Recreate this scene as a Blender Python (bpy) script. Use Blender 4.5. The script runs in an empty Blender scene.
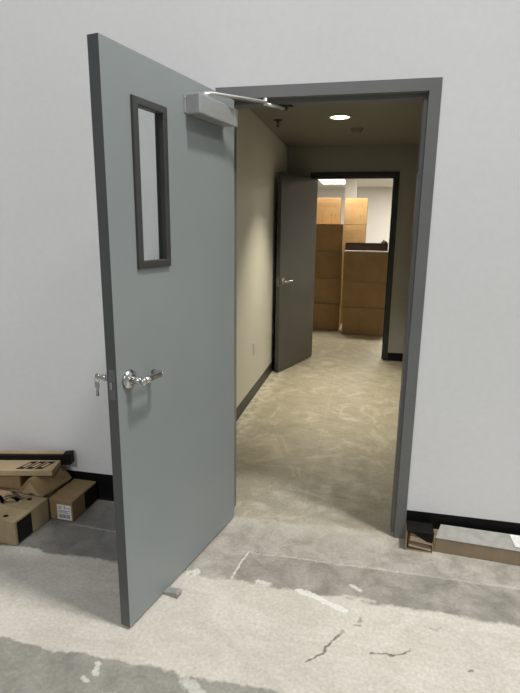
import bpy, bmesh, math, random
from mathutils import Vector, Matrix

random.seed(7)
C = bpy.context.scene.collection
scene = bpy.context.scene

# ------------------------------------------------------------------ camera
cam_d = bpy.data.cameras.new('camera')
cam_d.sensor_fit = 'VERTICAL'
cam_d.sensor_height = 36.0
cam_d.lens = 508.42 / 693.0 * 36.0
cam_d.clip_start = 0.05
cam_d.clip_end = 100
cam = bpy.data.objects.new('camera', cam_d)
C.objects.link(cam)
YAW, PITCH, ROLL = 0.2083, 0.2260, 0.0115
fw = Vector((-math.sin(YAW) * math.cos(PITCH), math.cos(YAW) * math.cos(PITCH), -math.sin(PITCH)))
rt = Vector((math.cos(YAW), math.sin(YAW), 0))
up = rt.cross(fw)
r2 = math.cos(ROLL) * rt + math.sin(ROLL) * up
u2 = -math.sin(ROLL) * rt + math.cos(ROLL) * up
M = Matrix((r2, u2, -fw)).transposed().to_4x4()
M.translation = Vector((0.6907, -2.4593, 1.5506))
cam.matrix_world = M
scene.camera = cam

# ------------------------------------------------------------------ light and exposure
scene.view_settings.view_transform = 'Standard'
scene.view_settings.look = 'None'
scene.view_settings.gamma = 1.0
scene.view_settings.use_curve_mapping = False
scene.view_settings.exposure = -0.11

world = bpy.data.worlds.new('hall_ambient')
scene.world = world
world.use_nodes = True
bg = world.node_tree.nodes['Background']
bg.inputs[0].default_value = (0.93, 0.97, 1.0, 1)
bg.inputs[1].default_value = 0.325


def area(name, loc, target, size, power, color=(1, 1, 1), size_y=None):
    l = bpy.data.lights.new(name, 'AREA')
    l.energy = power
    l.color = color
    l.size = size
    if size_y:
        l.shape = 'RECTANGLE'
        l.size_y = size_y
    o = bpy.data.objects.new(name, l)
    C.objects.link(o)
    o.location = loc
    d = Vector(target) - Vector(loc)
    o.rotation_euler = d.to_track_quat('-Z', 'Y').to_euler()
    return o


# unseen lamps of the warehouse hall: high bays, then an added front fill
area('unseen_hall_lamp', (3.3, -1.5, 9.0), (0.4, -0.1, 0.0), 0.7, 560, (1.0, 0.98, 0.94))
area('unseen_hall_lamp', (8.8, -1.6, 10.4), (0.3, -0.4, 0.3), 1.4, 420, (1.0, 0.98, 0.94))
area('unseen_hall_lamp', (-1.0, -9.0, 6.5), (0.0, 0, 1.2), 1.6, 225, (0.99, 0.985, 1.0))  # front fill added behind the camera to brighten the hall wall
# unseen ceiling lamps of the room behind the corridor
area('unseen_ceiling_lamp', (0.35, 5.72, 2.66), (0.35, 5.72, 0), 1.1, 62, (1.0, 0.90, 0.72), 0.22)
area('unseen_ceiling_lamp', (1.6, 7.6, 2.66), (1.6, 7.6, 0), 1.2, 75, (1.0, 0.95, 0.86), 0.6)  # added to brighten the pillar and the right-hand wall
area('unseen_ceiling_lamp', (1.9, 10.2, 2.66), (1.9, 10.2, 0), 1.2, 95, (1.0, 0.95, 0.86), 0.6)


# ------------------------------------------------------------------ material helpers
class NT:
    def __init__(self, name):
        self.m = bpy.data.materials.new(name)
        self.m.use_nodes = True
        self.t = self.m.node_tree
        self.b = self.t.nodes['Principled BSDF']
        self._p = None

    def link(self, a, b):
        self.t.links.new(a, b)

    def put(self, sock, v):
        if isinstance(v, bpy.types.NodeSocket):
            self.link(v, sock)
        elif isinstance(v, tuple) and len(v) == 3 and sock.type == 'RGBA':
            sock.default_value = (*v, 1)
        else:
            sock.default_value = v

    def pos(self):
        if self._p is None:
            self._p = self.t.nodes.new('ShaderNodeTexCoord').outputs['Object']
        return self._p

    def xyz(self):
        s = self.t.nodes.new('ShaderNodeSeparateXYZ')
        self.link(self.pos(), s.inputs[0])
        return s.outputs

    def math(self, op, a, b=0.0, c=None, clamp=False):
        n = self.t.nodes.new('ShaderNodeMath')
        n.operation = op
        n.use_clamp = clamp
        self.put(n.inputs[0], a)
        self.put(n.inputs[1], b)
        if c is not None:
            self.put(n.inputs[2], c)
        return n.outputs[0]

    def vmath(self, op, a, b):
        n = self.t.nodes.new('ShaderNodeVectorMath')
        n.operation = op
        self.put(n.inputs[0], a)
        self.put(n.inputs[1], b)
        return n

    def step(self, v, lo, hi, o0=0.0, o1=1.0):
        n = self.t.nodes.new('ShaderNodeMapRange')
        n.interpolation_type = 'SMOOTHSTEP'
        self.put(n.inputs[0], v)
        for i, q in enumerate((lo, hi, o0, o1)):
            n.inputs[i + 1].default_value = q
        return n.outputs[0]

    def noise(self, scale, detail=4, rough=0.55, dist=0.0, stretch=None, w=None):
        n = self.t.nodes.new('ShaderNodeTexNoise')
        n.inputs['Scale'].default_value = scale
        n.inputs['Detail'].default_value = detail
        n.inputs['Roughness'].default_value = rough
        n.inputs['Distortion'].default_value = dist
        p = self.pos()
        if stretch:
            p = self.vmath('MULTIPLY', p, stretch).outputs[0]
        if w:
            p = self.vmath('ADD', p, w).outputs[0]
        self.link(p, n.inputs['Vector'])
        return n.outputs['Fac']

    def mix(self, f, a, b):
        n = self.t.nodes.new('ShaderNodeMix')
        n.data_type = 'RGBA'
        self.put(n.inputs[0], f)
        self.put(n.inputs[6], a)
        self.put(n.inputs[7], b)
        return n.outputs[2]

    def scale_col(self, col, f):
        n = self.t.nodes.new('ShaderNodeMix')
        n.data_type = 'RGBA'
        n.blend_type = 'MULTIPLY'
        n.inputs[0].default_value = 1
        self.put(n.inputs[6], col)
        cb = self.t.nodes.new('ShaderNodeCombineColor')
        for i in range(3):
            self.put(cb.inputs[i], f)
        self.link(cb.outputs[0], n.inputs[7])
        return n.outputs[2]

    def base(self, v):
        self.put(self.b.inputs['Base Color'], v)

    def rough(self, v):
        self.put(self.b.inputs['Roughness'], v)

    def bump(self, h, strength=0.2, dist=0.005):
        n = self.t.nodes.new('ShaderNodeBump')
        n.inputs['Strength'].default_value = strength
        n.inputs['Distance'].default_value = dist
        self.link(h, n.inputs['Height'])
        self.link(n.outputs[0], self.b.inputs['Normal'])


def srgb(r, g, b):
    f = lambda c: (c / 255 / 12.92) if c <= 10 else ((c / 255 + 0.055) / 1.055) ** 2.4
    return (f(r), f(g), f(b))


def simple(name, col, rough=0.5, metal=0.0, var=0.06, nscale=12.0, bump=0.0, bscale=120.0, spec=0.5):
    n = NT(name)
    f = n.noise(nscale, 4)
    n.base(n.scale_col(col, n.step(f, 0.25, 0.75, 1 - var, 1 + var)))
    n.rough(rough)
    n.b.inputs['Metallic'].default_value = metal
    n.b.inputs['Specular IOR Level'].default_value = spec
    if bump:
        n.bump(n.noise(bscale, 3), bump, 0.002)
    return n.m


def paint(name, col, rough=0.6, scuff=0.03):
    n = NT(name)
    f1 = n.noise(1.3, 4, 0.5)
    f2 = n.noise(30, 3, 0.6)
    c = n.scale_col(col, n.step(f1, 0.3, 0.7, 1 - scuff, 1 + scuff))
    n.base(n.scale_col(c, n.step(f2, 0.3, 0.7, 0.985, 1.015)))
    n.rough(rough)
    n.bump(n.noise(220, 3), 0.08, 0.001)
    return n.m


WHITE_WALL = paint('hall_wall_paint', (0.765, 0.768, 0.768), 0.75, 0.02)
CORR_WALL = paint('corridor_wall_paint', (0.70, 0.695, 0.645), 0.6, 0.02)
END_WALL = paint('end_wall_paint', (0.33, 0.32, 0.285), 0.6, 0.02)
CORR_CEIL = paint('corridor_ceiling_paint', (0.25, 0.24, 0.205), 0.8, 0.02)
ROOM_WALL = paint('far_room_paint', (0.74, 0.72, 0.69), 0.8, 0.02)
GREY_PAINT = simple('grey_door_paint', (0.248, 0.276, 0.278), 0.42, 0, 0.035, 2.0, 0.06, 260)
DARK_PAINT = simple('dark_door_paint', (0.075, 0.076, 0.074), 0.22, 0, 0.05, 2.0, 0.05, 200)
FRAME_PAINT = simple('grey_frame_paint', (0.150, 0.154, 0.150), 0.42, 0, 0.05, 6.0)
EDGE_PAINT = simple('dark_edge_paint', (0.085, 0.091, 0.092), 0.45, 0, 0.05, 6.0)
FAR_FRAME_PAINT = simple('dark_frame_paint', (0.018, 0.018, 0.017), 0.40, 0, 0.05, 6.0)
LITE_PAINT = simple('lite_frame_paint', (0.045, 0.045, 0.043), 0.45, 0, 0.08, 20)
LATCH = simple('worn_latch_plate', (0.17, 0.175, 0.175), 0.45, 0.3, 0.1, 60)
RUBBER = simple('black_cove_base', (0.006, 0.006, 0.006), 0.5, 0, 0.2, 15, spec=0.15)
CHROME = simple('satin_chrome', (0.62, 0.62, 0.61), 0.22, 1.0, 0.08, 40)
ALU = simple('silver_closer_paint', (0.36, 0.365, 0.365), 0.42, 0.25, 0.05, 30)
STEEL = simple('bright_arm_steel', (0.74, 0.74, 0.73), 0.35, 0.6, 0.05, 30)
BRASS = simple('brass', (0.55, 0.43, 0.2), 0.35, 1.0, 0.1, 60)
WHITE_PLASTIC = simple('white_plastic', (0.72, 0.71, 0.67), 0.4, 0, 0.03, 20)
DARK_METAL = simple('dark_bronze_metal', (0.05, 0.045, 0.04), 0.45, 0.6, 0.1, 40)
GREY_RUBBER = simple('grey_rubber', (0.30, 0.30, 0.285), 0.7, 0, 0.15, 60)
BLACK_CARD = simple('black_card', (0.009, 0.008, 0.007), 0.6, 0, 0.2, 25, spec=0.15)
BLACK_INK = simple('black_ink', (0.014, 0.012, 0.010), 0.7, 0, 0.2, 40, spec=0.15)
WHITE_PAPER = simple('white_paper', (0.70, 0.69, 0.66), 0.8, 0, 0.06, 60)
GREY_LID = simple('dusty_grey_card', (0.33, 0.325, 0.295), 0.8, 0, 0.12, 25)
FILM = simple('grey_film', (0.35, 0.35, 0.34), 0.25, 0, 0.3, 30)
CHIP = simple('white_paint_chip', (0.78, 0.77, 0.73), 0.7, 0, 0.05, 80)


def kraft(name, col, var=0.10):
    n = NT(name)
    oi = n.t.nodes.new('ShaderNodeObjectInfo')
    f = n.noise(5, 4, 0.55)
    fl = n.noise(60, 2, 0.5, 0, (1, 1, 0.08))
    c = n.scale_col(col, n.step(f, 0.25, 0.75, 1 - var, 1 + var))
    c = n.scale_col(c, n.step(fl, 0.3, 0.7, 0.96, 1.04))
    c = n.scale_col(c, n.math('MULTIPLY_ADD', oi.outputs['Random'], 0.16, 0.92))
    n.base(c)
    n.rough(0.8)
    n.b.inputs['Specular IOR Level'].default_value = 0.25
    n.bump(fl, 0.08, 0.001)
    return n.m


KRAFT = kraft('kraft_cardboard', (0.27, 0.185, 0.095))
KRAFT_PALE = kraft('pale_kraft_cardboard', (0.35, 0.27, 0.16))
KRAFT_FAR = kraft('far_kraft_cardboard', (0.36, 0.235, 0.115))
KRAFT_IN = kraft('inner_cardboard', (0.62, 0.47, 0.33))
TAPE = simple('brown_packing_tape', (0.30, 0.20, 0.10), 0.3, 0, 0.08, 40)
KRAFT_DUSTY = kraft('dusty_kraft_cardboard', (0.27, 0.205, 0.14))
INK_KRAFT = simple('brown_print', (0.26, 0.165, 0.08), 0.8, 0, 0.2, 90)


def glass_mat():
    n = NT('clear_glass')
    t = n.t
    tr = t.nodes.new('ShaderNodeBsdfTransparent')
    tr.inputs[0].default_value = (0.93, 0.95, 0.945, 1)
    gl = t.nodes.new('ShaderNodeBsdfGlossy')
    gl.inputs['Roughness'].default_value = 0.02
    lw = t.nodes.new('ShaderNodeLayerWeight')
    lw.inputs[0].default_value = 0.5
    p5 = n.math('POWER', lw.outputs['Facing'], 5.0)
    sch = n.math('MULTIPLY_ADD', p5, 0.94, 0.05)
    mx = t.nodes.new('ShaderNodeMixShader')
    t.links.new(sch, mx.inputs[0])
    t.links.new(tr.outputs[0], mx.inputs[1])
    t.links.new(gl.outputs[0], mx.inputs[2])
    t.links.new(mx.outputs[0], t.nodes['Material Output'].inputs[0])
    return n.m


GLASS = glass_mat()


def emit(name, col, s):
    n = NT(name)
    n.base(col)
    n.put(n.b.inputs['Emission Color'], col)
    n.b.inputs['Emission Strength'].default_value = s
    return n.m


def floor_mat():
    n = NT('worn_concrete')
    x, y, z = n.xyz()
    wob = n.math('MULTIPLY', n.math('SUBTRACT', n.noise(7, 6, 0.62), 0.5), 0.085)
    wob2 = n.math('MULTIPLY', n.math('SUBTRACT', n.noise(38, 4, 0.6), 0.5), 0.03)
    w = n.math('ADD', wob, wob2)
    yy = n.math('ADD', y, w)
    xx = n.math('ADD', x, n.math('MULTIPLY', w, 0.6))
    big = n.noise(1.7, 5, 0.6)
    mid = n.noise(8, 6, 0.65, 0.6)
    fine = n.noise(70, 5, 0.7)
    streak = n.noise(4, 5, 0.65, 2.2, (0.8, 1.1, 1))
    # hall slab near the wall
    slab = n.mix(n.step(mid, 0.3, 0.7), (0.30, 0.282, 0.24), (0.47, 0.445, 0.385))
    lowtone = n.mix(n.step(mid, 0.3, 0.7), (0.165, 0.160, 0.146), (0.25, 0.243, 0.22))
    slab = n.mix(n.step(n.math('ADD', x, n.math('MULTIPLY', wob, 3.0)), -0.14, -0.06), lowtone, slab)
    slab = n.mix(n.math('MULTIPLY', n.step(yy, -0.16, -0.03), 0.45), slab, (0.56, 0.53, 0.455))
    # darker patch strip beside the pale one
    dark = n.mix(n.step(mid, 0.28, 0.72), (0.225, 0.210, 0.177), (0.385, 0.364, 0.312))
    # pale levelling compound
    pale = n.mix(n.step(streak, 0.3, 0.7), (0.555, 0.520, 0.450), (0.65, 0.615, 0.545))
    pale = n.mix(n.step(mid, 0.62, 0.78, 0, 0.35), pale, (0.48, 0.465, 0.42))
    # raw slab nearest the camera
    near = n.mix(n.step(mid, 0.3, 0.7), (0.235, 0.225, 0.195), (0.345, 0.332, 0.288))
    # corridor and far room
    corr = n.mix(n.step(streak, 0.32, 0.68), (0.37, 0.338, 0.255), (0.45, 0.415, 0.325))
    sw = n.noise(2.3, 6, 0.7, 2.6, (1, 0.8, 1), (3.3, 1.2, 0))
    corr = n.mix(n.step(sw, 0.50, 0.64, 0, 0.6), corr, (0.60, 0.565, 0.47))
    corr = n.mix(n.step(big, 0.55, 0.75, 0, 0.5), corr, (0.27, 0.245, 0.18))
    dust = n.math('MULTIPLY', n.step(n.math('ADD', x, n.math('MULTIPLY', wob, 1.4)), -0.22, -0.13, 1, 0), n.step(n.noise(14, 5), 0.35, 0.6))
    corr = n.mix(n.math('MULTIPLY', dust, 0.7), corr, (0.72, 0.69, 0.60))
    # thin control joints in the corridor
    for px in (0.40,):
        d = n.math('ABSOLUTE', n.math('SUBTRACT', xx, px))
        corr = n.mix(n.step(d, 0.004, 0.012, 0.13, 0), corr, (0.62, 0.59, 0.5))
    for py in (1.0, 2.2, 3.1):
        d = n.math('ABSOLUTE', n.math('SUBTRACT', yy, py))
        corr = n.mix(n.step(d, 0.004, 0.014, 0.13, 0), corr, (0.6, 0.57, 0.48))
    # lay the bands out across the hall floor (metres from the wall)
    m_dark = n.math('MULTIPLY', n.step(xx, 0.165, 0.185), n.math('MULTIPLY', n.step(yy, -0.52, -0.505), n.step(yy, -0.30, -0.285, 1, 0)))
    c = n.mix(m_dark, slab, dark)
    m_pale = n.math('MULTIPLY', n.step(yy, -1.05, -1.035), n.step(yy, -0.53, -0.51, 1, 0))
    c = n.mix(m_pale, c, pale)
    c = n.mix(n.step(yy, -1.05, -1.03, 1, 0), c, near)
    c = n.mix(n.step(yy, -0.03, 0.0), c, corr)
    # feathered white edges and scrapes
    rag = n.noise(46, 5, 0.7, 0.5)
    def seg(a, b, r, soft, amt, col, wobble=0.012):
        nonlocal c
        p = n.t.nodes.new('ShaderNodeCombineXYZ')
        ww = n.math('MULTIPLY', w, wobble / 0.02)
        n.put(p.inputs[0], n.math('ADD', x, ww))
        n.put(p.inputs[1], n.math('SUBTRACT', y, ww))
        va = (a[0], a[1], 0.0)
        ba = (b[0] - a[0], b[1] - a[1], 0.0)
        pa = n.vmath('SUBTRACT', p.outputs[0], va).outputs[0]
        dt = n.vmath('DOT_PRODUCT', pa, ba).outputs['Value']
        h = n.math('DIVIDE', dt, ba[0] ** 2 + ba[1] ** 2, clamp=True)
        sc = n.t.nodes.new('ShaderNodeVectorMath')
        sc.operation = 'SCALE'
        sc.inputs[0].default_value = ba
        n.link(h, sc.inputs['Scale'])
        d = n.vmath('DISTANCE', pa, sc.outputs[0]).outputs['Value']
        d = n.math('ADD', d, n.math('MULTIPLY', n.math('SUBTRACT', rag, 0.5), 2.2 * (r + soft)))
        c = n.mix(n.step(d, r, r + soft, amt, 0), c, col)
    W1 = (0.70, 0.69, 0.63)
    seg((0.19, -0.305), (0.155, -0.50), 0.002, 0.005, 0.75, W1, 0.008)
    seg((0.19, -0.300), (0.90, -0.288), 0.002, 0.008, 0.28, W1, 0.012)
    seg((0.90, -0.288), (1.5, -0.285), 0.002, 0.007, 0.2, W1, 0.012)
    seg((0.47, -0.515), (0.67, -0.592), 0.010, 0.008, 0.85, (0.80, 0.79, 0.74), 0.012)
    seg((0.28, -0.50), (0.33, -0.507), 0.010, 0.008, 0.7, (0.76, 0.75, 0.7), 0.012)
    seg((0.69, -0.43), (0.735, -0.455), 0.006, 0.006, 0.8, W1, 0.01)
    seg((0.66, -0.50), (0.80, -0.52), 0.006, 0.008, 0.5, W1, 0.012)
    seg((-0.20, -1.06), (-0.19, -1.10), 0.006, 0.008, 0.8, W1, 0.02)
    seg((-0.215, -1.13), (-0.20, -1.135), 0.006, 0.006, 0.7, W1, 0.02)
    seg((-0.10, -1.19), (-0.07, -1.18), 0.006, 0.006, 0.7, W1, 0.02)
    seg((0.15, -1.07), (0.20, -1.10), 0.010, 0.02, 0.6, W1, 0.02)
    seg((0.02, -0.02), (0.85, 0.005), 0.006, 0.03, 0.35, (0.6, 0.58, 0.5), 0.02)
    seg((-0.80, -0.275), (-0.40, -0.30), 0.002, 0.006, 0.55, (0.5, 0.49, 0.45), 0.012)
    seg((-0.05, -0.515), (0.0, -0.50), 0.008, 0.008, 0.9, W1, 0.02)
    seg((1.02, -0.62), (1.05, -0.60), 0.002, 0.006, 0.5, (0.3, 0.28, 0.22), 0.02)
    CR = (0.10, 0.095, 0.07)
    pts = [(0.546, -0.893), (0.575, -0.862), (0.60, -0.835), (0.613, -0.80), (0.64, -0.765), (0.655, -0.735)]
    for a, b in zip(pts, pts[1:]):
        seg(a, b, 0.0008, 0.005, 0.8, CR, 0.01)
    seg((0.655, -0.735), (0.672, -0.715), 0.004, 0.008, 0.55, (0.2, 0.18, 0.13), 0.01)
    seg((0.735, -0.645), (0.742, -0.625), 0.004, 0.008, 0.6, (0.2, 0.18, 0.13), 0.012)
    seg((0.715, -0.67), (0.74, -0.665), 0.001, 0.006, 0.5, CR, 0.012)
    pts = [(0.78, -0.80), (0.825, -0.785), (0.86, -0.79), (0.90, -0.765), (0.92, -0.735)]
    for a, b in zip(pts, pts[1:]):
        seg(a, b, 0.0008, 0.0055, 0.7, CR, 0.01)
    seg((0.85, -0.79), (0.862, -0.787), 0.004, 0.006, 0.6, CR, 0.01)
    seg((1.13, -0.80), (1.14, -0.795), 0.003, 0.006, 0.7, CR, 0.01)
    c = n.scale_col(c, n.step(big, 0.25, 0.75, 0.93, 1.06))
    c = n.scale_col(c, n.step(fine, 0.25, 0.75, 0.84, 1.12))
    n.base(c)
    n.rough(n.step(mid, 0.3, 0.7, 0.42, 0.66))
    n.b.inputs['Specular IOR Level'].default_value = 0.45
    hgt = n.math('ADD', n.math('MULTIPLY', mid, 0.6), n.math('MULTIPLY', fine, 0.4))
    n.bump(hgt, 0.25, 0.004)
    return n.m


FLOOR = floor_mat()


# ------------------------------------------------------------------ mesh helpers
class MB:
    """collects shapes into ONE mesh object"""

    def __init__(self):
        self.bm = bmesh.new()

    def _mark(self, before, mi, smooth=False):
        for f in self.bm.faces:
            if f not in before:
                f.material_index = mi
                f.smooth = smooth

    def box(self, a, b, bev=0.0, mi=0, seg=2, mat=None):
        before = set(self.bm.faces)
        g = bmesh.ops.create_cube(self.bm, size=1.0)
        vs = g['verts']
        for v in vs:
            v.co = Vector([a[i] + (v.co[i] + 0.5) * (b[i] - a[i]) for i in range(3)])
        if bev:
            es = list({e for v in vs for e in v.link_edges})
            r = bmesh.ops.bevel(self.bm, geom=es, offset=bev, segments=seg, affect='EDGES', profile=0.5)
            vs = list({v for f in r['faces'] for v in f.verts} | {v for v in vs if v.is_valid})
        if mat is not None:
            bmesh.ops.transform(self.bm, matrix=mat, verts=[v for v in vs if v.is_valid])
        self._mark(before, mi)
        return self

    def cyl(self, p, q, r, r2=None, n=24, mi=0, smooth=True):
        before = set(self.bm.faces)
        p, q = Vector(p), Vector(q)
        d = q - p
        g = bmesh.ops.create_cone(self.bm, cap_ends=True, segments=n, radius1=r, radius2=r if r2 is None else r2, depth=d.length)
        mt = Matrix.Translation((p + q) / 2) @ d.to_track_quat('Z', 'Y').to_matrix().to_4x4()
        bmesh.ops.transform(self.bm, matrix=mt, verts=g['verts'])
        self._mark(before, mi)
        for f in self.bm.faces:
            if f not in before and len(f.verts) == 4:
                f.smooth = smooth
        return self

    def lathe(self, prof, origin, axis=(0, 0, 1), n=32, mi=0):
        """prof: list of (radius, height along axis)"""
        q = Vector(axis).to_track_quat('Z', 'Y').to_matrix()
        o = Vector(origin)
        rings = []
        for r, h in prof:
            if r < 1e-6:
                rings.append([self.bm.verts.new(o + q @ Vector((0, 0, h)))])
            else:
                rings.append([self.bm.verts.new(o + q @ Vector((r * math.cos(2 * math.pi * k / n), r * math.sin(2 * math.pi * k / n), h))) for k in range(n)])
        for a, b in zip(rings, rings[1:]):
            for k in range(n):
                k2 = (k + 1) % n
                if len(a) == 1:
                    vs = [a[0], b[k], b[k2]]
                elif len(b) == 1:
                    vs = [a[k], a[k2], b[0]]
                else:
                    vs = [a[k], a[k2], b[k2], b[k]]
                f = self.bm.faces.new(vs)
                f.smooth = True
                f.material_index = mi
        return self

    def tube(self, pts, rad, n=12, mi=0, flat=1.0):
        """tube through pts (radius or list of radii), rounded by resampling"""
        P = [Vector(p) for p in pts]
        R = rad if isinstance(rad, (list, tuple)) else [rad] * len(P)
        rings = []
        upv = Vector((0, 0, 1))
        for i, p in enumerate(P):
            t = (P[min(i + 1, len(P) - 1)] - P[max(i - 1, 0)]).normalized()
            ref = upv if abs(t.dot(upv)) < 0.95 else Vector((1, 0, 0))
            s = t.cross(ref).normalized()
            u = s.cross(t).normalized()
            rings.append([self.bm.verts.new(p + (s * math.cos(2 * math.pi * k / n) + u * flat * math.sin(2 * math.pi * k / n)) * R[i]) for k in range(n)])
        for a, b in zip(rings, rings[1:]):
            for k in range(n):
                f = self.bm.faces.new([a[k], a[(k + 1) % n], b[(k + 1) % n], b[k]])
                f.smooth = True
                f.material_index = mi
        for rr in (rings[0][::-1], rings[-1]):
            f = self.bm.faces.new(rr)
            f.material_index = mi
        return self

    def prism(self, poly, z0, z1, mi=0, mat=None):
        a = [self.bm.verts.new((p[0], p[1], z0)) for p in poly]
        b = [self.bm.verts.new((p[0], p[1], z1)) for p in poly]
        n = len(poly)
        fs = [self.bm.faces.new(a[::-1]), self.bm.faces.new(b)]
        for k in range(n):
            fs.append(self.bm.faces.new([a[k], a[(k + 1) % n], b[(k + 1) % n], b[k]]))
        for f in fs:
            f.material_index = mi
        if mat is not None:
            bmesh.ops.transform(self.bm, matrix=mat, verts=a + b)
        return self

    def slab(self, quad, th, mi=0):
        """thin solid sheet through the quad/polygon corners, thickened downwards along its normal"""
        Q = [Vector(p) for p in quad]
        nrm = (Q[1] - Q[0]).cross(Q[-1] - Q[0]).normalized()
        a = [self.bm.verts.new(p) for p in Q]
        b = [self.bm.verts.new(p - nrm * th) for p in Q]
        n = len(Q)
        fs = [self.bm.faces.new(a), self.bm.faces.new(b[::-1])]
        for k in range(n):
            fs.append(self.bm.faces.new([a[(k + 1) % n], a[k], b[k], b[(k + 1) % n]]))
        for f in fs:
            f.material_index = mi
        return self

    def build(self, name, mats, parent=None, loc=None):
        bmesh.ops.recalc_face_normals(self.bm, faces=self.bm.faces[:])
        me = bpy.data.meshes.new(name)
        self.bm.to_mesh(me)
        self.bm.free()
        for m in (mats if isinstance(mats, (list, tuple)) else [mats]):
            me.materials.append(m)
        o = bpy.data.objects.new(name, me)
        C.objects.link(o)
        if parent is not None:
            o.parent = parent
        if loc is not None:
            o.location = loc
        return o


def struct(o):
    o['kind'] = 'structure'
    return o


def tag(o, label, cat, group=None):
    o['label'] = label
    o['category'] = cat
    if group:
        o['group'] = group
    return o


def empty(name, loc=(0, 0, 0), rz=0.0):
    o = bpy.data.objects.new(name, None)
    C.objects.link(o)
    o.empty_display_size = 0.1
    o.location = loc
    o.rotation_euler = (0, 0, rz)
    return o


def arc_pts(corners, r, n=5):
    """polyline with rounded corners"""
    P = [Vector(p) for p in corners]
    out = [P[0]]
    for i in range(1, len(P) - 1):
        a, b, c = P[i - 1], P[i], P[i + 1]
        d1, d2 = (a - b).normalized(), (c - b).normalized()
        rr = min(r, (a - b).length * 0.49, (c - b).length * 0.49)
        s, e = b + d1 * rr, b + d2 * rr
        for k in range(n + 1):
            t = k / n
            out.append(s.lerp(b, t).lerp(b.lerp(e, t), t))
    out.append(P[-1])
    return out


# ------------------------------------------------------------------ the setting
W = 0.897          # clear width of the hall opening
WT = 0.15          # hall wall thickness
XL, XR = -0.325, 1.22   # corridor side walls
D = 3.796          # corridor end wall
CH = 2.494         # corridor ceiling
FX, FW = 0.003, 0.914   # far opening
DH = 2.135
DH2 = 2.160        # far frame is a touch taller
HB = 0.160         # hall base height
RB = 12.1          # far room back wall
RC = 2.70          # far room ceiling

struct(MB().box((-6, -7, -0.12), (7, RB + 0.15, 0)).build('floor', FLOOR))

b = MB()
ox0, ox1, oz = -0.046, W + 0.046, DH + 0.046
b.box((-6, 0, 0), (ox0, WT, 5.2)).box((ox1, 0, 0), (7, WT, 5.2)).box((ox0, 0, oz), (ox1, WT, 5.2))
struct(b.build('wall_front', WHITE_WALL))


def cove_base(name, a, bb, h, y0, inward):
    """rubber wall base running along x from a to bb, on the wall face y0; inward = -1 towards the camera"""
    m = MB()
    prof = [(0.0, 0.0), (inward * 0.012, 0.0), (inward * 0.006, 0.012), (inward * 0.004, 0.03), (inward * 0.0035, h - 0.004), (inward * 0.002, h), (0.0, h)]
    va = [m.bm.verts.new((a, y0 + p[0], p[1])) for p in prof]
    vb = [m.bm.verts.new((bb, y0 + p[0], p[1])) for p in prof]
    k = len(prof)
    m.bm.faces.new(va)
    m.bm.faces.new(vb[::-1])
    for i in range(k):
        m.bm.faces.new([va[i], va[(i + 1) % k], vb[(i + 1) % k], vb[i]])
    return m


struct(cove_base('', -6, -0.053, HB, -0.0005, -1).build('baseboard_left', RUBBER))
struct(cove_base('', W + 0.053, 7, HB, -0.0005, -1).build('baseboard_right', RUBBER))


def door_frame(name, x0, w, y0, depth, mat, DH):
    """pressed steel frame: face flange, rebate and stop, for an opening x0..x0+w"""
    m = MB()
    x1 = x0 + w
    f = 0.05
    fy = y0 - 0.012
    by = y0 + depth
    # jambs (profile in plan) and head
    left = [(x0 - f, fy), (x0, fy), (x0, fy + 0.050), (x0 + 0.016, fy + 0.050), (x0 + 0.016, by - 0.03), (x0, by - 0.03), (x0, by + 0.012), (x0 - f, by + 0.012), (x0 - f, by + 0.0005), (x0 - 0.045, by + 0.0005), (x0 - 0.045, y0 - 0.0005), (x0 - f, y0 - 0.0005)]
    m.prism(left, 0.0, DH, 0)
    right = [(2 * x0 + w - px, py) for px, py in left][::-1]
    m.prism(right, 0.0, DH, 0)
    m.box((x0 - f, fy, DH), (x1 + f, y0 - 0.0005, DH + f), 0)
    m.box((x0 - 0.045, y0 - 0.0005, DH), (x1 + 0.045, by + 0.0005, DH + 0.045))
    m.box((x0 - f, by + 0.0005, DH), (x1 + f, by + 0.012, DH + f))
    m.box((x0 + 0.016, fy + 0.050, DH - 0.016), (x1 - 0.016, by - 0.03, DH))
    return struct(m.build(name, mat))


fr1 = door_frame('trim_1', 0.0, W, 0.0, WT, FRAME_PAINT, DH)
MB().box((W - 0.0017, 0.004, 0.965), (W + 0.0, 0.036, 1.085), 0.0).build('strike_plate', CHROME, fr1)
for zz in (0.35, 1.06, 1.80):
    MB().cyl((W - 0.016, 0.020, zz), (W - 0.020, 0.020, zz), 0.006, n=12).build('silencer', GREY_RUBBER, fr1)

# corridor shell
struct(MB().box((XL - 0.12, WT, 0), (XL, D, CH)).build('wall_left', CORR_WALL))
struct(MB().box((XR, WT, 0), (XR + 0.12, D, CH)).build('wall_right', CORR_WALL))
struct(MB().box((XL - 0.12, WT, CH), (XR + 0.12, D, CH + 0.12)).build('ceiling', CORR_CEIL))
b = MB()
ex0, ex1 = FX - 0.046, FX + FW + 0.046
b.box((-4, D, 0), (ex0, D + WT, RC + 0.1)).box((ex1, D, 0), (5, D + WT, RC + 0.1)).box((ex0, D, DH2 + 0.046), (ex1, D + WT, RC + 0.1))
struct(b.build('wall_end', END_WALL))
fr2 = door_frame('trim_2', FX, FW, D, WT, FAR_FRAME_PAINT, DH2)
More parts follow.
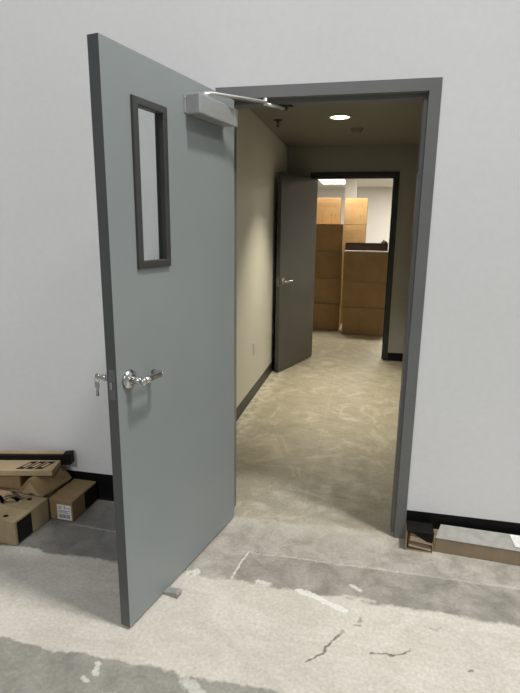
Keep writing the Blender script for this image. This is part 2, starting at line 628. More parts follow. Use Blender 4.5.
# corridor base
cb = cove_base('', FX + FW + 0.053, XR - 0.001, 0.10, D - 0.0005, -1)
struct(cb.build('baseboard_end', RUBBER))
m = cove_base('', WT + 0.02, D - 0.02, 0.10, 0.0, -1)
for v in m.bm.verts:
    v.co = Vector((XL - v.co.y + 0.0005, v.co.x, v.co.z))
struct(m.build('baseboard_corridor', simple('brown_cove_base', (0.045, 0.040, 0.032), 0.5, 0, 0.15, 15)))
m = cove_base('', WT + 0.02, D - 0.02, 0.10, 0.0, -1)
for v in m.bm.verts:
    v.co = Vector((XR + v.co.y - 0.0005, v.co.x, v.co.z))
struct(m.build('baseboard_corridor_right', RUBBER))

# far room shell
struct(MB().box((-4, RB, 0), (5, RB + 0.15, RC + 0.1)).build('wall_back', ROOM_WALL))
struct(MB().box((-4.15, D + WT, 0), (-4, RB, RC + 0.1)).build('wall_room_left', ROOM_WALL))
struct(MB().box((5, D + WT, 0), (5.15, RB, RC + 0.1)).build('wall_room_right', ROOM_WALL))
struct(MB().box((-4, D + WT, RC), (5, RB, RC + 0.12)).build('ceiling_room', ROOM_WALL))
struct(MB().box((0.115, 8.4, 0), (0.345, 8.63, RC), 0.006).build('pillar', ROOM_WALL))


# ------------------------------------------------------------------ door hardware
def lever_set(root, s, z, ysurf, side, mat, proj=0.062, with_key=False):
    """round rose, spindle and return lever on the face ysurf of a leaf; side +1 push face, -1 pull face"""
    m = MB()
    ax = (0, side, 0)
    m.lathe([(0, 0.0005), (0.034, 0.0005), (0.036, 0.003), (0.034, 0.009), (0.026, 0.014), (0.014, 0.017), (0, 0.017)], (s, ysurf, z), ax, 32)
    lev = m.build('lever_handle', mat, root)
    k = MB()
    y1 = ysurf + side * proj
    k.cyl((s, ysurf + side * 0.012, z), (s, y1, z), 0.0155, 0.0115, 24)
    k.lathe([(0, -0.013), (0.012, -0.012), (0.0135, 0), (0.012, 0.010), (0, 0.011)], (s, y1, z), ax, 20)
    pts = arc_pts([(s, y1, z), (s - 0.05, y1, z + 0.001), (s - 0.112, y1, z), (s - 0.118, ysurf + side * 0.020, z)], 0.02, 6)
    k.tube(pts, [0.0125] * 3 + [0.0112] * (len(pts) - 3), 16, 0, 1.0)
    k.build('lever', mat, lev)
    return lev


def door_leaf(root, w, mat, lite):
    lw, t, z0, z1 = w - 0.006, 0.044, 0.012, 2.125
    m = MB()
    if lite:
        a0, a1, c0, c1 = lite
        for p, q in (((0.003, 0, z0), (a0, t, z1)), ((a1, 0, z0), (lw, t, z1)), ((a0, 0, z0), (a1, t, c0)), ((a0, 0, c1), (a1, t, z1))):
            m.box(p, q)
        bmesh.ops.remove_doubles(m.bm, verts=m.bm.verts[:], dist=1e-5)
    else:
        m.box((0.003, 0, z0), (lw, t, z1), 0.0015)
    leaf = m.build('door_leaf', mat, root)
    MB().box((lw + 0.0001, 0.0005, z0), (lw + 0.0009, t - 0.0005, z1)).build('latch_edge', EDGE_PAINT if lite else mat, root)
    # latch edge hardware
    MB().box((lw - 0.001, 0.009, 0.955), (lw + 0.0018, 0.036, 1.065)).build('latch_plate', LATCH, root)
    lb = MB()
    lb.prism([(lw, 0.014), (lw + 0.011, 0.020), (lw + 0.012, 0.030), (lw, 0.031)], 0.996, 1.022)
    lb.build('latch_bolt', CHROME, root)
    # butt hinges, knuckles on the pull side
    for hz in (0.30, 1.10, 1.88):
        h = MB()
        for k in range(5):
            h.cyl((-0.001, -0.008, hz - 0.056 + k * 0.0225), (-0.001, -0.008, hz - 0.056 + k * 0.0225 + 0.0218), 0.0075, n=16)
        h.box((0.0012, -0.006, hz - 0.056), (0.0028, 0.036, hz + 0.056))
        h.build('hinge', CHROME, root)
    return leaf


# ------------------------------------------------------------------ the open hall door
TH1 = 1.7913
d1 = struct(empty('door_1', (0, -0.012, 0), -TH1))
tag(d1, 'grey steel door standing open into the hall, with narrow window and closer', 'door')
L0, L1, LZ0, LZ1 = 0.575, 0.730, 1.430, 1.962
BK = 0.032
door_leaf(d1, W, GREY_PAINT, (L0 - BK, L1 + 0.004, LZ0 - 0.010, LZ1 + 0.010))


def rim(name, rings, mat, parent):
    """rectangular moulding swept through rings of (x0, x1, z0, z1, y)"""
    f = MB()
    R = [[f.bm.verts.new((x, y, z)) for x, z in ((x0, z0), (x1, z0), (x1, z1), (x0, z1))] for x0, x1, z0, z1, y in rings]
    for a, b_ in zip(R, R[1:] + R[:1]):
        for k in range(4):
            f.bm.faces.new([a[k], a[(k + 1) % 4], b_[(k + 1) % 4], b_[k]])
    return f.build(name, mat, parent)


def ring(x0, x1, z0, z1, g, y):
    return (x0 - g, x1 + g, z0 - g, z1 + g, y)


F0, F1, FZ0, FZ1 = L0 + 0.006, L1 - 0.006, LZ0 + 0.006, LZ1 - 0.006
OL = L0 - BK - F0      # outer overlap on the hinge side comes from the wider hole behind
rim('window_frame', [ring(F0, F1, FZ0, FZ1, 0.028, 0.0446), ring(F0, F1, FZ0, FZ1, 0.028, 0.052), ring(F0, F1, FZ0, FZ1, 0.025, 0.0555),
                     ring(F0, F1, FZ0, FZ1, 0.004, 0.057), ring(F0, F1, FZ0, FZ1, 0.0, 0.054), ring(F0, F1, FZ0, FZ1, 0.0, 0.0352),
                     ring(F0, F1, FZ0, FZ1, 0.004, 0.0352), ring(F0, F1, FZ0, FZ1, 0.004, 0.0446)], LITE_PAINT, d1)
B0, B1, BZ0, BZ1 = L0 - BK + 0.003, L1, LZ0 - 0.006, LZ1 + 0.006
rim('window_frame', [ring(B0, B1, BZ0, BZ1, 0.024, -0.0006), ring(B0, B1, BZ0, BZ1, 0.024, -0.006), ring(B0, B1, BZ0, BZ1, 0.021, -0.0085),
                     ring(B0, B1, BZ0, BZ1, 0.003, -0.010), ring(B0, B1, BZ0, BZ1, 0.0, -0.008), ring(B0, B1, BZ0, BZ1, 0.0, 0.026),
                     ring(B0, B1, BZ0, BZ1, 0.002, 0.026), ring(B0, B1, BZ0, BZ1, 0.002, -0.0006)], LITE_PAINT, d1)
MB().box((L0 - BK + 0.004, 0.0285, LZ0 - 0.008), (L1 + 0.002, 0.0340, LZ1 + 0.008)).build('glass_pane', GLASS, d1)['label'] = 'narrow clear glass pane'
lv = lever_set(d1, 0.828, 1.018, 0.044, 1, CHROME, 0.066)
lv['label'] = 'chrome lever handle'
lever_set(d1, 0.828, 1.010, 0.0, -1, CHROME, 0.066)

# overhead closer on the push face
cz0, cz1 = 1.988, 2.062
m = MB()
m.box((0.118, 0.0445, cz0), (0.412, 0.108, cz1), 0.005, 0, 3)
m.box((0.105, 0.0445, cz0 + 0.004), (0.425, 0.0475, cz1 - 0.004), 0.001)
m.lathe([(0, 0), (0.004, 0.0), (0.004, 0.002), (0, 0.002)], (0.420, 0.0475, cz1 - 0.016), (0, 1, 0), 10)
clo = m.build('door_closer', ALU, d1)
clo['label'] = 'silver overhead closer body'
m = MB()
m.box((0.100, 0.106, cz0 + 0.001), (0.128, 0.112, cz1 - 0.001), 0.002)
m.build('end_cap', ALU, clo)


def to_leaf(p, th=TH1, o=(0, -0.012)):
    dx, dy = p[0] - o[0], p[1] - o[1]
    return (dx * math.cos(th) - dy * math.sin(th), dx * math.sin(th) + dy * math.cos(th), p[2])


m = MB()
piv = (0.318, 0.078)
m.cyl((piv[0], piv[1], cz1 - 0.002), (piv[0], piv[1], cz1 + 0.016), 0.010, 0.009, 20)
m.cyl((piv[0], piv[1], cz1 + 0.006), (piv[0], piv[1], cz1 + 0.022), 0.0135, 0.0135, 6)
elb = to_leaf((0.188, -0.026, 2.112))
p0 = (piv[0], piv[1], cz1 + 0.014)
p1 = (piv[0] - 0.03, piv[1] + 0.004, cz1 + 0.026)
m.tube(arc_pts([p0, p1, elb], 0.02), 0.0115, 12, 0, 0.62)
m.cyl((elb[0], elb[1], 2.098), (elb[0], elb[1], 2.128), 0.0085, n=16)
sh = to_leaf((0.262, 0.085, 2.106))
m.tube([(elb[0], elb[1], 2.104), sh], 0.0075, 10)
arm = m.build('closer_arm', STEEL, clo)
m = MB()
a = to_leaf((0.262, 0.085, 0))
mt = Matrix.Translation((a[0], a[1], 2.104)) @ Matrix.Rotation(TH1, 4, 'Z')
m.box((-0.035, -0.014, 0.008), (0.035, 0.014, 0.0135), 0.001, mat=mt)
m.cyl((a[0], a[1], 2.098), (a[0], a[1], 2.113), 0.009, n=16)
m.build('arm_shoe', DARK_METAL, clo)

# keys left in the lever on the other face
kx, ky = 0.828, -0.012
k_root = empty('key_ring', (0, -0.012, 0), -TH1)
tag(k_root, 'small bunch of keys hanging from the back lever of the open grey door', 'keys')
m = MB()
m.box((kx - 0.0045, -0.096, 1.004), (kx + 0.0045, -0.0815, 1.016), 0.001)
m.lathe([(0, -0.001), (0.011, -0.001), (0.011, 0.001), (0, 0.001)], (kx, -0.101, 1.010), (1, 0, 0), 18)
m.build('key', CHROME, k_root)
m = MB()
ring = [(kx, -0.105 + 0.011 * math.sin(2 * math.pi * i / 20), 0.996 + 0.011 * math.cos(2 * math.pi * i / 20)) for i in range(21)]
m.tube(ring, 0.001, 6)
m.build('ring', CHROME, k_root)
for k, (dy, tilt) in enumerate(((-0.003, 0.1), (0.004, -0.12))):
    m = MB()
    mt = Matrix.Translation((kx + 0.003 * k, -0.105 + dy, 0.986)) @ Matrix.Rotation(tilt, 4, 'X')
    m.box((-0.001, -0.010, -0.022), (0.001, 0.010, 0.0), 0.0005, mat=mt)
    m.box((-0.001, -0.004, -0.055), (0.001, 0.004, -0.022), 0.0004, mat=mt)
    m.build('key', CHROME, k_root)

# ------------------------------------------------------------------ the far corridor door
TH2 = 1.885
d2 = struct(empty('door_2', (FX, D - 0.012, 0), -TH2))
tag(d2, 'dark grey flush door standing open at the far end of the corridor', 'door')
door_leaf(d2, FW, DARK_PAINT, None)
lever_set(d2, 0.842, 1.010, 0.044, 1, CHROME, 0.062)
lever_set(d2, 0.842, 1.010, 0.0, -1, CHROME, 0.040)

# ------------------------------------------------------------------ corridor fittings
dl = empty('recessed_downlight', (0.371, 2.241, CH))
tag(dl, 'round recessed downlight glowing in the corridor ceiling', 'ceiling light')
m = MB()
m.lathe([(0.078, 0.0), (0.098, -0.0005), (0.100, -0.003), (0.096, -0.006), (0.082, -0.006), (0.078, -0.003)], (0, 0, 0), (0, 0, 1), 40)
m.build('trim_ring', WHITE_PLASTIC, dl)
m = MB()
m.lathe([(0, -0.0035), (0.05, -0.0035), (0.079, -0.002), (0.079, -0.0005), (0, -0.0005)], (0, 0, 0), (0, 0, 1), 40)
m.build('lens', emit('warm_lens', (1.0, 0.86, 0.62), 9.0), dl)
sp = bpy.data.lights.new('downlight_beam', 'SPOT')
sp.energy = 176
sp.color = (1.0, 0.90, 0.69)
sp.spot_size = math.radians(91)
sp.spot_blend = 1.0
sp.shadow_soft_size = 0.06
so = bpy.data.objects.new('downlight_beam', sp)
C.objects.link(so)
so.parent = dl
so.location = (0, 0, -0.075)

sd = empty('smoke_detector', (0.499, 2.796, CH))
tag(sd, 'small white smoke detector on the corridor ceiling beyond the downlight', 'smoke detector')
m = MB()
m.lathe([(0, -0.0005), (0.062, -0.0005), (0.062, -0.010), (0.058, -0.014), (0, -0.014)], (0, 0, 0), (0, 0, 1), 32)
m.build('base', CORR_CEIL, sd)
m = MB()
m.lathe([(0, -0.0142), (0.050, -0.0142), (0.048, -0.030), (0.040, -0.040), (0.020, -0.043), (0, -0.043)], (0, 0, 0), (0, 0, 1), 32)
m.build('cover', CORR_CEIL, sd)

sk = empty('fire_sprinkler', (-0.172, 2.28, CH))
tag(sk, 'small dark pendent sprinkler head on the corridor ceiling near the left wall', 'sprinkler')
m = MB()
m.lathe([(0, -0.0005), (0.040, -0.0005), (0.038, -0.005), (0.018, -0.012), (0, -0.012)], (0, 0, 0), (0, 0, 1), 28)
m.build('escutcheon', DARK_METAL, sk)
m = MB()
m.cyl((0, 0, -0.0122), (0, 0, -0.028), 0.010, n=16)
m.tube([(-0.010, 0, -0.026), (-0.013, 0, -0.040), (0, 0, -0.056)], 0.0025, 8)
m.tube([(0.010, 0, -0.026), (0.013, 0, -0.040), (0, 0, -0.056)], 0.0025, 8)
m.cyl((0, 0, -0.028), (0, 0, -0.054), 0.003, n=10)
m.build('frame', DARK_METAL, sk)
m = MB()
m.cyl((0, 0, -0.0562), (0, 0, -0.0582), 0.016, n=20)
m.build('deflector', DARK_METAL, sk)

ou = empty('wall_outlet', (XL + 0.0003, 2.06, 0.47))
tag(ou, 'white wall outlet plate low on the left corridor wall', 'outlet')
MB().box((0, -0.035, -0.057), (0.006, 0.035, 0.057), 0.002).build('cover_plate', WHITE_PLASTIC, ou)
for zz in (-0.024, 0.024):
    m = MB()
    m.box((0.0062, -0.017, zz - 0.014), (0.0082, 0.017, zz + 0.014), 0.0008)
    rc = m.build('socket', WHITE_PLASTIC, ou)
    m = MB()
    m.box((0.0083, -0.008, zz - 0.004), (0.0088, -0.006, zz + 0.006)).box((0.0083, 0.006, zz - 0.004), (0.0088, 0.008, zz + 0.006))
    m.build('slot', BLACK_INK, rc)

# far-room ceiling light that shows through the doorway
tl = empty('ceiling_troffer', (-0.27, 10.3, RC))
tag(tl, 'bright ceiling light fixture seen through the far doorway', 'ceiling light')
m = MB()
for p, q in (((-0.32, -0.62, -0.022), (0.32, -0.59, -0.0005)), ((-0.32, 0.59, -0.022), (0.32, 0.62, -0.0005)), ((-0.32, -0.59, -0.022), (-0.29, 0.59, -0.0005)), ((0.29, -0.59, -0.022), (0.32, 0.59, -0.0005))):
    m.box(p, q)
m.build('frame', WHITE_PLASTIC, tl)
MB().box((-0.289, -0.589, -0.018), (0.289, 0.589, -0.010)).build('diffuser', emit('white_diffuser', (1.0, 0.96, 0.88), 7.0), tl)


# ------------------------------------------------------------------ cartons
def print_marks(p, w, d, h, seed):
    """rows of faint lettering and two handling arrows on the front face"""
    yf = -d / 2 - 0.0006
    random.seed(seed)
    zz = h * 0.80
    for r in range(3):
        xx = -w * 0.40
        while xx < w * 0.30:
            l = random.uniform(0.012, 0.035)
            p.box((xx, yf, zz - 0.011), (xx + l, yf + 0.0005, zz), 0, 1)
            xx += l + 0.010
        zz -= 0.024
    for ax in (w * 0.22, w * 0.34):
        p.box((ax - 0.005, yf, h * 0.18), (ax + 0.005, yf + 0.0005, h * 0.32), 0, 1)
        p.slab([(ax - 0.014, yf, h * 0.32), (ax + 0.014, yf, h * 0.32), (ax, yf, h * 0.41)], 0.0005, 1)


def carton(name, loc, size, rz, mat, label, group=None, tape=True, printed=False, cat='cardboard box', tape_front=False):
    """closed carton: body with flap seam, tape along the seam, optional printed marks on the front"""
    w, d, h = size
    root = empty(name, loc, rz)
    tag(root, label, cat, group)
    m = MB()
    m.box((-w / 2, -d / 2, 0.0006), (w / 2, d / 2, h - 0.003), min(0.006, h * 0.08), 0, 2)
    if printed:
        print_marks(m, w, d, h, printed)
    m.build('body', [mat, INK_KRAFT], root)
    for s in (-1, 1):
        f = MB()
        f.box((-w / 2 + 0.001, (0.0012 if s > 0 else -d / 2 + 0.001), h - 0.0029), (w / 2 - 0.001, (d / 2 - 0.001 if s > 0 else -0.0012), h), 0.0009, 0, 1)
        f.build('top_flap', mat, root)
    if tape:
        t = MB()
        t.box((-w / 2 - 0.0008, -0.025, h + 0.0001), (w / 2 + 0.0008, 0.025, h + 0.0006))
        for sx in (-1, 1):
            xx = sx * w / 2
            t.box((min(xx, xx + sx * 0.0008), -0.025, h - 0.07), (max(xx, xx + sx * 0.0008), 0.025, h + 0.0006))
        t.build('tape', TAPE, root)
    return root


GF = 'cartons stacked in the room beyond the corridor'
lh = [(0.425, 'kraft carton at the foot of the left stack in the far room'),
      (0.400, 'second kraft carton from the floor in the left far stack'),
      (0.415, 'third kraft carton from the floor in the left far stack'),
      (0.402, 'shaded kraft carton right under the printed top carton of the left far stack')]
z = 0.0005
for i, (h, lab) in enumerate(lh):
    carton('cardboard_box', (-0.055 + 0.006 * (i % 2), 5.80 + 0.008 * ((i * 2) % 3), z), (0.64 + (0.0 if i < 3 else -0.02), 0.52, h), 0.01 * (i - 1), KRAFT_FAR, lab, GF)
    z += h + 0.0012
carton('cardboard_box', (-0.045, 6.08, z), (0.46, 0.36, 0.405), 0.0, KRAFT_FAR, 'printed tan carton on top of the left stack in the far room', GF, printed=3)
rh = [(0.420, 'kraft carton at the foot of the right stack in the far room'),
      (0.385, 'middle kraft carton of the right stack in the far room'),
      (0.432, 'upper kraft carton of the right far stack, under the dark tray')]
z = 0.0005
for i, (h, lab) in enumerate(rh):
    carton('cardboard_box', (0.655 - 0.010 * i, 5.50 + 0.006 * (i % 2), z), (0.64, 0.42, h), (-0.03, -0.015, -0.02)[i], KRAFT_FAR, lab, GF)
    z += h + 0.0012
fb = MB().box((-0.315, -0.205, 0.0), (0.315, 0.205, 0.022), 0.003).build('packing_board', WHITE_PAPER, None, (0.640, 5.50, z))
fb.rotation_euler = (0, 0, -0.02)
tag(fb, 'thin white packing board between the dark tray and the right far stack', 'packing board')
ztray = z + 0.0228
z = 0.0005
rows = [0.41, 0.41, 0.41, 0.405, 0.425]
names = ['lowest carton of the printed stack behind the right far stack',
         'second carton from the floor of the printed stack behind the right far stack',
         'middle carton of the printed stack behind the right far stack',
         'printed tan carton showing just above the dark tray in the far room',
         'topmost printed tan carton below the white pillar in the far room']
for i, (h, lab) in enumerate(zip(rows, names)):
    carton('cardboard_box', (0.425 - 0.006 * (i % 2), 6.40, z), (0.365, 0.40, h), 0.0, KRAFT_FAR, lab, GF, printed=(11 + i if i > 2 else False))
    z += h + 0.0012

# dark open tray on the right stack
tr = empty('open_tray', (0.632, 5.545, ztray), -0.02)
tag(tr, 'dark brown open tray carton lying on the right stack in the far room', 'cardboard tray')
DK = simple('dark_brown_card', (0.040, 0.022, 0.013), 0.7, 0, 0.2, 20)
m = MB()
tw, td, thh, tk = 0.62, 0.30, 0.105, 0.004
m.box((-tw / 2, -td / 2, 0.0006), (tw / 2, td / 2, tk))
m.box((-tw / 2, -td / 2, tk), (tw / 2, -td / 2 + tk, thh)).box((-tw / 2, td / 2 - tk, tk), (tw / 2, td / 2, thh))
m.box((-tw / 2, -td / 2 + tk, tk), (-tw / 2 + tk, td / 2 - tk, thh)).box((tw / 2 - tk, -td / 2 + tk, tk), (tw / 2, td / 2 - tk, thh))
m.build('body', DK, tr)
m = MB()
m.slab([(tw / 2, -td / 2 + 0.01, thh), (tw / 2, td / 2 - 0.01, thh), (tw / 2 + 0.075, td / 2 - 0.02, thh + 0.012), (tw / 2 + 0.075, -td / 2 + 0.02, thh + 0.012)], 0.003)
m.build('end_flap', DK, tr)
bn = empty('packing_bundle', (0.885, 5.50, ztray + 0.005))
tag(bn, 'crumpled grey wrapping stuffed in the end of the dark tray', 'packing wrap')
m = MB()
random.seed(5)
g = bmesh.ops.create_icosphere(m.bm, subdivisions=3, radius=1.0)
for v in g['verts']:
    nn = v.co.copy()
    k = 1 + 0.22 * math.sin(7 * nn.x + 2) * math.cos(6 * nn.y) + 0.12 * math.sin(11 * nn.z + nn.x * 5)
    v.co = Vector((nn.x * 0.042 * k, nn.y * 0.06 * k, 0.082 + nn.z * 0.070 * k))
m.build('wrap', simple('grey_wrap', (0.07, 0.065, 0.06), 0.6, 0, 0.3, 30), bn)

# ------------------------------------------------------------------ cartons on the hall floor, left of the door
GL = 'cartons piled against the hall wall left of the door'


def panel_carton(name, loc, size, rz, label, panel, holes=(), mat=KRAFT_PALE):
    """carton with a black panel on its right side (y range as fractions)"""
    w, d, h = size
    r = carton(name, loc, size, rz, mat, label, GL, tape=False)
    p = MB()
    y0, y1 = -d / 2 + d * panel[0], -d / 2 + d * panel[1]
    p.box((w / 2 + 0.0002, y0, 0.008), (w / 2 + 0.0007, y1, h - 0.008))
    p.build('dark_panel', BLACK_INK, r)  # plain black rectangle over part of the side
    for hx, hy in holes:
        q = MB()
        q.lathe([(0, 0.0002), (0.011, 0.0002), (0.011, 0.0006), (0, 0.0006)], (hx, hy, h), (0, 0, 1), 14)
        for v in q.bm.verts:
            v.co.x = hx + (v.co.x - hx) * 1.3
        q.build('sticker_dot', BLACK_INK, r)
    return r


panel_carton('cardboard_box', (-1.106, -0.381, 0.0005), (0.34, 0.250, 0.131), -0.07,
             'low kraft carton at the front of the pile, black dots on top', (0.06, 0.47), ((0.085, 0.085), (0.085, -0.085)))
b2 = panel_carton('cardboard_box', (-0.862, -0.137, 0.0005), (0.147, 0.243, 0.118), -0.03,
                  'narrow kraft carton with a white shipping label on its end', (0.48, 0.99), mat=KRAFT)
lbl = MB()
lw_, yf = 0.147, -0.1215 - 0.0006
lbl.box((-0.020, yf, 0.008), (0.066, yf + 0.0005, 0.096), 0, 0)
for (x0, x1, z0, z1) in ((-0.014, 0.012, 0.080, 0.083), (0.024, 0.027, 0.070, 0.092), (-0.014, 0.006, 0.071, 0.073), (0.032, 0.060, 0.076, 0.078),
                         (-0.014, 0.058, 0.060, 0.062), (-0.014, 0.040, 0.054, 0.056), (-0.014, 0.050, 0.048, 0.0495)):
    lbl.box((x0, yf - 0.0003, z0), (x1, yf, z1), 0, 1)
random.seed(9)
xx = -0.012
while xx < 0.054:
    bw = random.choice((0.001, 0.0016, 0.0026))
    lbl.box((xx, yf - 0.0003, 0.018), (xx + bw, yf, 0.040), 0, 1)
    xx += bw + random.choice((0.0012, 0.002, 0.003))
lbl.build('shipping_label', [WHITE_PAPER, BLACK_INK], b2)['label'] = 'white shipping label'

carton('cardboard_box', (-1.205, -0.128, 0.0005), (0.50, 0.214, 0.131), 0.0, KRAFT, 'low kraft carton against the wall behind the front carton of the pile', GL)
carton('cardboard_box', (-1.285, -0.128, 0.1320), (0.33, 0.205, 0.093), 0.0, KRAFT, 'shadowed kraft carton under the left end of the flat carton', GL)

# carton crushed to a wedge, lying under the right end of the flat carton
tb = empty('cardboard_box', (-1.022, -0.150, 0.1320), -0.10)
tag(tb, 'crushed wedge-shaped kraft carton poking out under the flat carton', 'cardboard box', GL)
m = MB()
tri = [(-0.080, 0.0005), (0.078, 0.0005), (0.078, 0.012), (0.010, 0.092), (-0.012, 0.094), (-0.080, 0.020)]
va = [m.bm.verts.new((p[0], -0.112, p[1])) for p in tri]
vb = [m.bm.verts.new((p[0] + 0.012, 0.112, p[1] * 0.98)) for p in tri]
m.bm.faces.new(va)
m.bm.faces.new(vb[::-1])
for i in range(len(tri)):
    k = (i + 1) % len(tri)
    m.bm.faces.new([va[i], va[k], vb[k], vb[i]])
bmesh.ops.bevel(m.bm, geom=m.bm.edges[:], offset=0.003, segments=2, affect='EDGES')
m.build('body', KRAFT, tb)
m = MB()
m.slab([(-0.060, -0.1135, 0.004), (0.060, -0.1135, 0.004), (0.008, -0.1135, 0.066), (-0.010, -0.1135, 0.066)], -0.001)
m.build('end_flap', KRAFT_PALE, tb)

# flat carton with printed top, resting on the carton against the wall
fc = empty('flat_carton', (-1.208, -0.201, 0.2275), 0.225)
tag(fc, 'flat pale carton with black printed marks lying across the pile', 'cardboard box', GL)
fw_, fd, fh = 0.53, 0.130, 0.032
m = MB()
m.box((-fw_ / 2, -fd / 2, 0.0005), (fw_ / 2, fd / 2, fh), 0.0025)
fcm = m
m = MB()
m.box((fw_ / 2 + 0.0002, -fd / 2 + 0.004, 0.003), (fw_ / 2 + 0.0014, fd / 2 - 0.004, fh - 0.001))
m.build('end_flap', KRAFT, fc)
# outlined block lettering, slanted, as on the photo (unreadable there)
m = fcm
zt = fh + 0.0003
def outline(poly, hole):
    n = len(poly)
    for i in range(n):
        a, bb, c2, d2_ = poly[i], poly[(i + 1) % n], hole[(i + 1) % n], hole[i]
        m.slab([(a[0], a[1], zt + 0.0004), (bb[0], bb[1], zt + 0.0004), (c2[0], c2[1], zt + 0.0004), (d2_[0], d2_[1], zt + 0.0004)], 0.0004, 1)
x0 = 0.105
for k in range(3):
    cx_, sk_ = x0 + k * 0.050, 0.022
    po = [(cx_ - 0.022 - sk_, -0.046), (cx_ + 0.018 - sk_, -0.046), (cx_ + 0.022 + sk_, 0.046), (cx_ - 0.018 + sk_, 0.046)]
    ho = [(cx_ + (px - cx_) * 0.48, py * 0.52) for px, py in po]
    outline(po, ho)
m.build('body', [KRAFT_PALE, BLACK_INK], fc)

# black carton with a pale lid behind it, standing on the same carton
bc = empty('black_carton', (-1.170, -0.095, 0.2275), 0.225)
tag(bc, 'black carton with a pale lid behind the flat carton, against the wall', 'cardboard box', GL)
m = MB()
m.box((-0.26, -0.026, 0.0005), (0.26, 0.0275, 0.058), 0.002)
m.build('body', BLACK_CARD, bc)
m = MB()
m.box((-0.262, -0.010, 0.0582), (0.215, 0.0275, 0.0640), 0.001)
m.build('lid', KRAFT_PALE, bc)
m = MB()
m.slab([(0.216, -0.027, 0.063), (0.262, -0.027, 0.068), (0.262, 0.0275, 0.068), (0.216, 0.0275, 0.063)], 0.003)
m.build('corner_flap', BLACK_CARD, bc)

# loose film and strapping on the low carton
random.seed(21)
for k, (px, py, ln, ang, mat, lab) in enumerate(((-1.085, -0.302, 0.15, 0.12, FILM, 'crumpled grey film strip lying on the front carton'),
                                                (-1.12, -0.352, 0.13, 0.12, BLACK_CARD, 'black strapping curl lying on the front carton'))):
    m = MB()
    n = 14
    prev = None
    ca, sa = math.cos(ang), math.sin(ang)
    ra, rb = [], []
    for i in range(n + 1):
        t = i / n
        s = (t - 0.5) * ln
        off = 0.012 * math.sin(t * 7 + k)
        hz = 0.1335 + 0.022 * abs(math.sin(t * 5.5 + k * 0.8)) + 0.004
        wd = 0.013
        cx_, cy_ = px + s * ca - off * sa, py + s * sa + off * ca
        tw_ = 0.9 * math.sin(t * 9 + k)
        ra.append(m.bm.verts.new((cx_ + wd * sa, cy_ - wd * ca, hz + 0.008 * tw_ * 0.5)))
        rb.append(m.bm.verts.new((cx_ - wd * sa, cy_ + wd * ca, hz - 0.008 * tw_ * 0.5)))
    for i in range(n):
        f = m.bm.faces.new([ra[i], ra[i + 1], rb[i + 1], rb[i]])
        f.smooth = True
    ext = bmesh.ops.solidify(m.bm, geom=m.bm.faces[:], thickness=0.0012)
    zmin = min(v.co.z for v in m.bm.verts)
    for v in m.bm.verts:
        v.co.z += 0.1325 - zmin
    tag(m.build('packing_strip', mat), lab, 'packing material')

# ------------------------------------------------------------------ scraps right of the door
GR = 'cartons on the hall floor right of the door'
oc = empty('open_carton', (1.012, -0.058, 0.0005), -0.02)
tag(oc, 'small open ended carton holding folded cardboard beside the door frame', 'cardboard box', GR)
w2, y0, y1, hh = 0.064, -0.048, 0.040, 0.108
m = MB()
m.box((-w2, y0, 0.0), (w2, y1, 0.003)).box((-w2, y0, 0.003), (-w2 + 0.003, y1, hh)).box((w2 - 0.003, y0, 0.003), (w2, y1, hh - 0.02))
m.box((-w2 + 0.003, y1 - 0.003, 0.003), (w2 - 0.003, y1, hh))
m.build('body', KRAFT_PALE, oc)
m = MB()
m.box((-w2, y0 - 0.010, hh + 0.0002), (w2, y1, hh + 0.003))
m.slab([(-w2 + 0.010, y0 - 0.001, hh), (w2, y0 - 0.001, hh - 0.002), (w2 - 0.004, y0 - 0.004, hh - 0.050), (w2 - 0.030, y0 - 0.005, hh - 0.046)], 0.0025)
m.build('lid', BLACK_CARD, oc)
m = MB()
m.slab([(-w2 - 0.002, y0 - 0.0005, 0.006), (-w2 + 0.004, y0 - 0.0005, 0.006), (-w2 + 0.004, y0 - 0.0005, hh - 0.012), (-w2 - 0.002, y0 - 0.0005, hh - 0.012)], -0.002)
m.build('edge_flap', KRAFT_PALE, oc)
for k, (za, zb, tilt, mt_) in enumerate(((0.008, 0.017, 0.14, KRAFT_IN), (0.040, 0.066, 0.12, KRAFT_IN), (0.072, 0.082, 0.10, KRAFT))):
    fo = MB()
    t_ = Matrix.Translation((1.012, -0.058, 0.0)) @ Matrix.Rotation(tilt, 4, 'Y')
    fo.box((-w2 + 0.010, y0 + 0.002, za + 0.008), (w2 - 0.010, y1 - 0.006, zb + 0.008), 0.001, mat=t_)
    tag(fo.build('folded_cardboard', mt_), ('thin folded cardboard at the bottom inside the small open carton',
        'thick folded cardboard in the middle of the small open carton', 'brown folded cardboard at the top inside the small open carton')[k], 'cardboard', None)

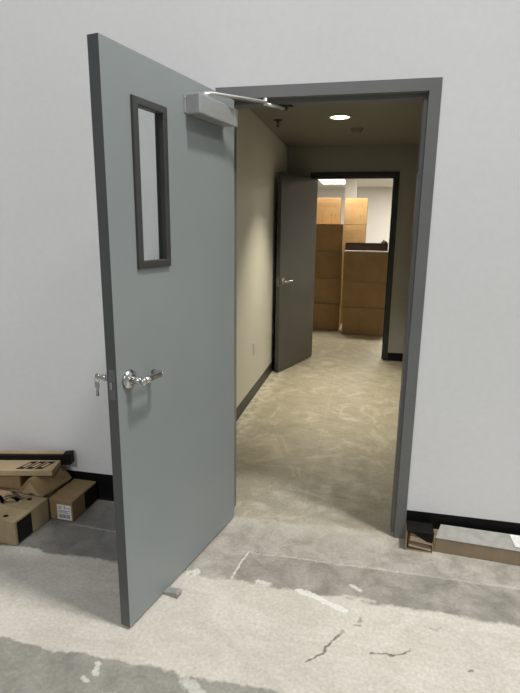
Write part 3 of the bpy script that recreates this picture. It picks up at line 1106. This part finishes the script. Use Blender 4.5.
lc = empty('long_carton', (1.082, -0.088, 0.0005), -0.068)
tag(lc, 'long low kraft carton with a dusty grey lid along the wall', 'cardboard box', GR)
ll, dd, lh_ = 0.62, 0.085, 0.075
m = MB()
m.box((0.004, 0, 0.0), (ll, dd, lh_), 0.0025)
m.build('body', KRAFT_DUSTY, lc)
m = MB()
m.slab([(0.004, -0.002, lh_ + 0.003), (ll, -0.002, lh_ + 0.003), (ll, dd * 0.98, lh_ + 0.040), (0.03, dd * 0.80, lh_ + 0.040)], 0.002)
m.build('lid_flap', GREY_LID, lc)['label'] = 'dusty grey lid flap'
m = MB()
m.box((-0.002, -0.001, 0.002), (0.0035, dd, lh_ - 0.002), 0.001)
m.build('end_flap', KRAFT_PALE, lc)
m = MB()
zc = lambda q: lh_ + 0.0045 + 0.037 * q / (dd * 0.95)
m.slab([(0.366, 0.016, zc(0.016)), (0.585, 0.014, zc(0.014)), (0.580, 0.078, zc(0.078)), (0.347, 0.074, zc(0.074))], -0.002)
ws = m.build('paper_sheet', WHITE_PAPER, None, (1.082, -0.088, 0.0005))
ws.rotation_euler = (0, 0, -0.068)
tag(ws, 'white paper sheet lying on the long low carton', 'paper')

# ------------------------------------------------------------------ rubber wedge under the hall door
dw = empty('door_wedge', (-0.098, -0.655, 0.0), -TH1 + math.pi / 2)
tag(dw, 'small grey rubber wedge on the floor at the foot of the open door', 'door stop')
m = MB()
prof = [(-0.035, 0.0005), (0.068, 0.0005), (0.070, 0.022), (0.062, 0.026), (-0.035, 0.006)]
va = [m.bm.verts.new((p[0], -0.018, p[1])) for p in prof]
vb = [m.bm.verts.new((p[0], 0.018, p[1])) for p in prof]
m.bm.faces.new(va)
m.bm.faces.new(vb[::-1])
for i in range(len(prof)):
    j = (i + 1) % len(prof)
    m.bm.faces.new([va[i], va[j], vb[j], vb[i]])
bmesh.ops.bevel(m.bm, geom=m.bm.edges[:], offset=0.0018, segments=2, affect='EDGES')
m.build('wedge', GREY_RUBBER, dw)
